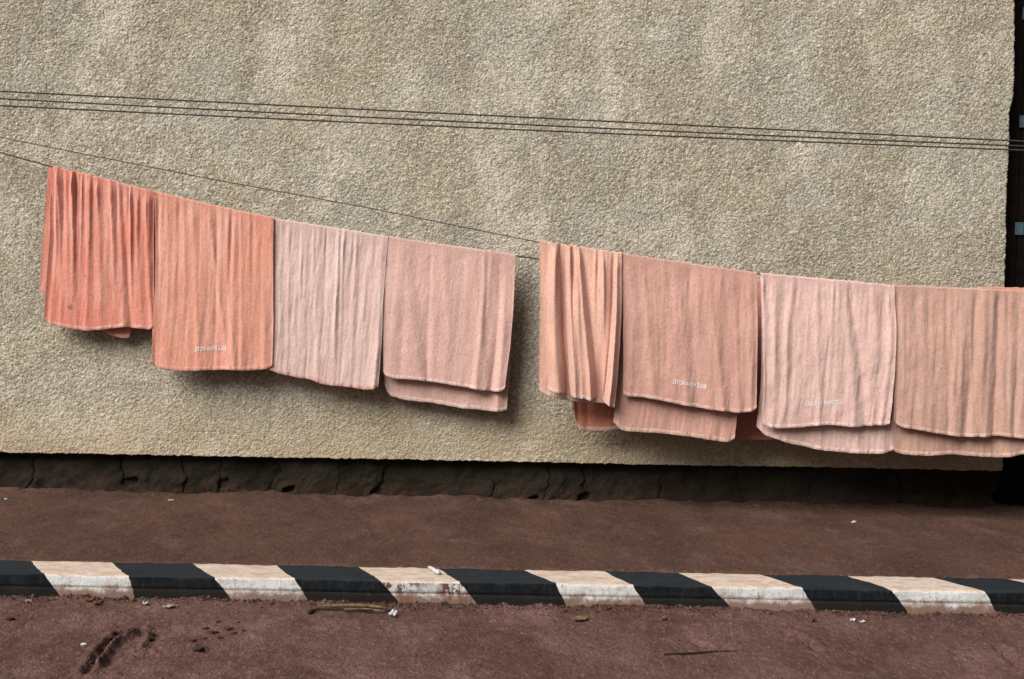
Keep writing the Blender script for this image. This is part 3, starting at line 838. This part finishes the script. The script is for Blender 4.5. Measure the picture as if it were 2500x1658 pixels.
towel('dark pink towel added behind the pale pink and tan pink towels to block sky light', C['od'], 'A',  # invented towel, added to keep overhead sky light off the lower wall
      [(1996, 698), (2200, 703), (2386, 706)],
      [(2000, 1010), (2100, 1018), (2200, 1020), (2384, 1024)],
      [(2000, 990), (2200, 1000), (2384, 1004)],
      folds=rnd_folds(1996, 2386, 2000, 2384, 9, 0.002, 0.004, 12, 37), amp=0.004, crink=0.002, seed=107, hem_mat=C['od'], lift=0.0, nu=90, nv=60)
towel('orange towel peeping over the top of the tan pink towel', C['ob'], 'A',
      [(2392, 703), (2470, 705), (2640, 709)],
      [(2396, 1030), (2410, 1040), (2500, 1044), (2630, 1046)],
      [(2396, 980), (2500, 990), (2630, 990)],
      folds=rnd_folds(2392, 2640, 2396, 2630, 9, 0.002, 0.004, 10, 35), amp=0.004, crink=0.002, seed=101, hem_mat=C['h1'], lift=0.0)

# ------------------------------------------------------------------ litter and clods
def lump(name, px, py, lx, ly, lz, mat, zf, seed, rot=0.0, z=None, rough=0.35, level=0.0):
    x, y = on_ground(px, py, level)
    zz = float(zf(x, y)) if z is None else z
    nu, nv = 14, 8
    th = np.linspace(0, 2 * math.pi, nu, endpoint=False)[None, :]
    ph = np.linspace(0.12, math.pi - 0.12, nv)[:, None]
    rr = 1 + rough * vn(np.cos(th) * 2.1 + seed + np.cos(ph), np.sin(th) * 2.1 + ph * 1.3, seed + 200) + 0.5 * rough * vn(np.cos(th) * 5 + seed, np.sin(th) * 5 + ph * 3, seed + 201)
    a = rr * np.sin(ph) * np.cos(th) * lx / 2
    b = rr * np.sin(ph) * np.sin(th) * ly / 2
    c = rr * np.cos(ph) * lz / 2 + 0 * th
    ca, sa = math.cos(rot), math.sin(rot)
    V = np.stack([a * ca - b * sa, a * sa + b * ca, c + lz * 0.28], -1).reshape(-1, 3)
    fs = []
    for i in range(nv - 1):
        for j in range(nu):
            j2 = (j + 1) % nu
            fs.append((i * nu + j, (i + 1) * nu + j, (i + 1) * nu + j2, i * nu + j2))
    fs.append(tuple(range(nu))); fs.append(tuple((nv - 1) * nu + j for j in range(nu))[::-1])
    o = mesh_obj(name, V, fs, mat)
    o.location = (x, y, zz)
    return o

CL = [(503, 1534, 14, 9), (519, 1545, 22, 12), (532, 1522, 11, 7), (559, 1538, 18, 8), (571, 1549, 16, 9), (594, 1543, 9, 6), (501, 1560, 13, 6),
      (537, 1561, 12, 8), (470, 1566, 18, 10), (484, 1586, 24, 9), (582, 1523, 7, 4), (286, 1530, 8, 7), (330, 1641, 26, 8)]
for i, (px, py, wd, hd) in enumerate(CL):
    o = lump('mud_clod', px, py, wd / 560, wd / 640, hd / 900, M['mud'], road_z, i, random.uniform(-.5, .5), rough=0.75)
    tag(o, 'small dark mud clod lying in the cluster on the red road', 'mud clod', 'dark mud clods scattered on the road')
rl = random.Random(5)
LP = [(276, 1544), (266, 1556), (258, 1568), (248, 1580), (241, 1590), (233, 1601), (226, 1611), (219, 1622), (213, 1634), (290, 1546), (306, 1543), (322, 1540), (372, 1550), (366, 1560)]
for i, (px, py) in enumerate(LP):
    wd = rl.uniform(7, 14)
    o = lump('mud_lump', px + rl.uniform(-4, 4), py + rl.uniform(-3, 3), wd / 480, wd / 640, wd / 900, M['mud'], road_z, 40 + i, rl.uniform(0, 1.2), rough=0.8)
    tag(o, 'dark crumbly mud lump in the curved groove pressed into the road', 'mud lump', 'mud lumps along the curved groove')
tag(lump('mud_clod', 26, 1517, 0.045, 0.03, 0.018, M['mud'], road_z, 60), 'flat dark mud clod alone in front of the kerb', 'mud clod')
tag(lump('pebble', 205, 1574, 0.028, 0.02, 0.012, M['white'], road_z, 61, 0.2, rough=0.15), 'small white pebble beside the curved groove in the road', 'pebble')
tag(lump('plastic_scrap', 15, 1210, 0.028, 0.02, 0.014, M['blue'], walk_z, 62, level=0.11), 'tiny pale blue plastic scrap at the foot of the plinth', 'scrap')
for i, (px, py, wd, lab) in enumerate([(418, 1213, 16, 'small pale paper scrap on the footpath below the plinth hollow'), (2085, 1265, 12, 'tiny white paper bit on the footpath in the towels\u2019 shadow')]):
    tag(lump('paper_scrap', px, py, wd / 420, 0.02, 0.012, M['paper' if i == 0 else 'white'], walk_z, 63 + i, level=0.11, rough=0.5), lab, 'scrap')

def scrap(name, px, py, lx, ly, mat, seed, rot, curl, zf=road_z, level=0.015):
    """a crumpled flat bit, real thin sheet with curl"""
    x, y = on_ground(px, py, level)
    u, v = np.meshgrid(np.linspace(-1, 1, 11), np.linspace(-1, 1, 9))
    ed = 1 + 0.25 * vn(u * 2 + seed, v * 2, seed)
    a, b = u * lx / 2 * ed * (1 - 0.35 * v * v), v * ly / 2 * ed * (1 - 0.55 * u * u)
    h = curl * (0.6 * u * u + 0.8 * v * v + 0.5 * vn(u * 2.2 + seed, v * 2.2, seed + 3)) + 0.002
    ca, sa = math.cos(rot), math.sin(rot)
    P = np.stack([a * ca - b * sa, a * sa + b * ca, h - h.min() - 0.002], -1)
    o = grid_obj(name, P, mat)
    md = o.modifiers.new('thickness', 'SOLIDIFY'); md.thickness = 0.0015
    o.location = (x, y, float(zf(x, y)) + 0.003)
    return o
tag(scrap('paper_scrap', 414, 1481, 0.055, 0.04, M['paper'], 1, 0.5, 0.010), 'crumpled grey paper scrap on the road below a black kerb band', 'scrap')
tag(scrap('paper_scrap', 355, 1473, 0.022, 0.03, M['white'], 2, 0.2, 0.008), 'small whitish paper scrap on the road at the kerb foot', 'scrap')
tag(scrap('paper_scrap', 70, 1466, 0.035, 0.025, M['paper'], 3, 1.1, 0.008), 'small dull paper scrap at the foot of the first black band', 'scrap')
for i, (px, py, s_, lab) in enumerate([(222, 1468, 0.06, 'curled brown dead leaf among litter at the kerb foot'), (240, 1476, 0.045, 'second curled dead leaf in the litter at the kerb foot'),
                                       (1418, 1507, 0.085, 'dry curled leaf in front of the kerb under a white band'), (1622, 1511, 0.035, 'small yellowish dry leaf on the road near a black band'),
                                       (1985, 1512, 0.03, 'tiny brown leaf beside pale bits at the kerb foot')]):
    tag(scrap('dead_leaf', px, py, s_, s_ * 0.55, M['straw'] if i in (2, 3) else M['leaf'], 10 + i, 0.3 * i, 0.014), lab, 'leaf')
for i, (px, py) in enumerate([(2083, 1510), (2106, 1515)]):
    tag(scrap('paper_scrap', px, py, 0.024, 0.022, M['white'], 30 + i, 0.4 * i, 0.006), 'tiny white paper bit on the road, one of a pair at the kerb foot', 'scrap', 'pair of white bits at the kerb')

# long dry husk with dark stalk lying at the kerb foot
husk = empty('dry_husk', (*on_ground(860, 1483, 0.02), 0.0))
tag(husk, 'long dry straw-coloured husk lying along the kerb foot', 'husk')
def gpts(pp, lift, zf=road_z, level=0.02):
    out = []
    for (a, b) in pp:
        x, y = on_ground(a, b, level)
        out.append((x, y, float(zf(x, y)) + lift))
    return np.array(out)
def inter(p, n=30):
    p = np.asarray(p); t = np.linspace(0, 1, len(p)); s = np.linspace(0, 1, n)
    return np.stack([np.interp(s, t, p[:, k]) for k in range(3)], -1)
child_of(tube('stalk', inter(gpts([(754, 1489), (778, 1482), (830, 1483), (880, 1486), (950, 1485)], 0.012)), np.interp(np.linspace(0, 1, 30), [0, .06, .12, 1], [.010, .010, .006, .004]), M['bark']), husk)
child_of(tube('blade', inter(gpts([(780, 1480), (850, 1479), (900, 1478), (945, 1482)], 0.020)), np.interp(np.linspace(0, 1, 30), [0, .3, .7, 1], [.003, .009, .010, .003]), M['straw'], sides=6), husk)
child_of(tube('blade', inter(gpts([(840, 1487), (890, 1484), (940, 1487)], 0.014)), np.interp(np.linspace(0, 1, 30), [0, .5, 1], [.003, .007, .003]), M['straw'], sides=6), husk)
fl = empty('white_blossom', (*on_ground(960, 1486, 0.02), 0.0))
tag(fl, 'crumpled bluish white blossom at the end of the dry husk', 'blossom')
for i, (px, py) in enumerate([(954, 1489), (960, 1482), (967, 1486), (958, 1487), (964, 1490)]):
    x, y = on_ground(px, py, 0.03)
    q = lump('petal', px, py, 0.020, 0.016, 0.014, M['white'], road_z, 80 + i, i, z=float(road_z(x, y)) + 0.012, rough=0.5, level=0.03)
    child_of(q, fl)
child_of(tube('stem', inter(gpts([(964, 1488), (972, 1484), (978, 1474)], 0.018) + np.array([[0, 0, 0], [0, 0, 0.01], [0, 0, 0.03]])), 0.0025, M['straw']), fl)
# white stick on the kerb, twig on the road
pts = inter(np.array([(*on_ground(1046, 1384, KERB_H + 0.012), KERB_H + 0.012), (*on_ground(1055, 1389, KERB_H + 0.012), KERB_H + 0.014), (*on_ground(1064, 1395, KERB_H + 0.012), KERB_H + 0.012), (*on_ground(1073, 1399, KERB_H + 0.01), KERB_H + 0.010)]), 24)
tag(tube('peeled_stick', pts, np.interp(np.linspace(0, 1, 24), [0, .12, .5, .9, 1], [.004, .007, .010, .011, .007]), M['white']), 'short white peeled stick resting on the back edge of the kerb', 'stick')
tag(tube('twig', inter(gpts([(1620, 1596), (1660, 1596), (1700, 1592), (1735, 1588), (1800, 1588)], 0.006, level=0.0), 40), np.interp(np.linspace(0, 1, 40), [0, .6, 1], [.0045, .0042, .0015]), M['bark']), 'thin dark twig lying on the bare road', 'twig')

# crumbs of soil and grit strewn over the road and along the kerb foot (too many to count)
base = [(1, 0, 0), (-1, 0, 0), (0, 1, 0), (0, -1, 0), (0, 0, 1), (0, 0, -.6)]
bf = [(0, 2, 4), (2, 1, 4), (1, 3, 4), (3, 0, 4), (2, 0, 5), (1, 2, 5), (3, 1, 5), (0, 3, 5)]
def crumbs(name, n, mat, place, seed, smin, smax, zf):
    r = np.random.default_rng(seed)
    V, Fs = [], []
    for i in range(n):
        x, y = place(r)
        s_ = smin * (smax / smin) ** (r.random() ** 2.2)
        m = np.array(base) * r.uniform(0.5, 1.2, (6, 3)) * s_ * np.array([1, 1, .75])
        th = r.random() * 6.28
        ca, sa = math.cos(th), math.sin(th)
        m = np.stack([m[:, 0] * ca - m[:, 1] * sa, m[:, 0] * sa + m[:, 1] * ca, m[:, 2]], -1)
        V.append(m + np.array([x, y, 0]))
        Fs += [tuple(k + 6 * i for k in f) for f in bf]
    V = np.array(V)
    cz = zf(V[:, 0, 0], V[:, 0, 1])
    V[:, :, 2] += cz[:, None] + 0.001
    tag(mesh_obj(name, V.reshape(-1, 3), Fs, mat, smooth=False), kind='stuff')
    return bpy.context.scene.collection.objects[-1]
c1 = crumbs('kerb_foot_soil_crumbs', 3600, M['road'], lambda r: (r.uniform(-3.2, 3.2), KERB_Y0 - 0.012 - abs(r.normal()) * 0.07), 1, 0.0025, 0.016, road_z)
c1['label'] = 'loose red soil crumbs heaped along the kerb foot'; c1['category'] = 'soil crumbs'
c4 = crumbs('kerb_foot_litter', 1500, M['leaf_litter'], lambda r: (r.uniform(-3.2, 3.2), KERB_Y0 - 0.018 - abs(r.normal()) * 0.05), 4, 0.004, 0.022, road_z)
c4['label'] = 'dark crumbled leaf litter strewn along the kerb foot'; c4['category'] = 'litter'
c2 = crumbs('road_grit', 900, M['mud'], lambda r: (r.uniform(-3, 3), r.uniform(5.2, 6.5)), 2, 0.0015, 0.006, road_z)
c2['label'] = 'fine dark grit strewn over the red road'; c2['category'] = 'grit'
c3 = crumbs('footpath_grit', 700, M['walk'], lambda r: (r.uniform(-3.8, 3.8), r.uniform(6.85, 8.8)), 3, 0.0015, 0.006, walk_z)
c3['label'] = 'fine soil grit strewn over the footpath'; c3['category'] = 'grit'
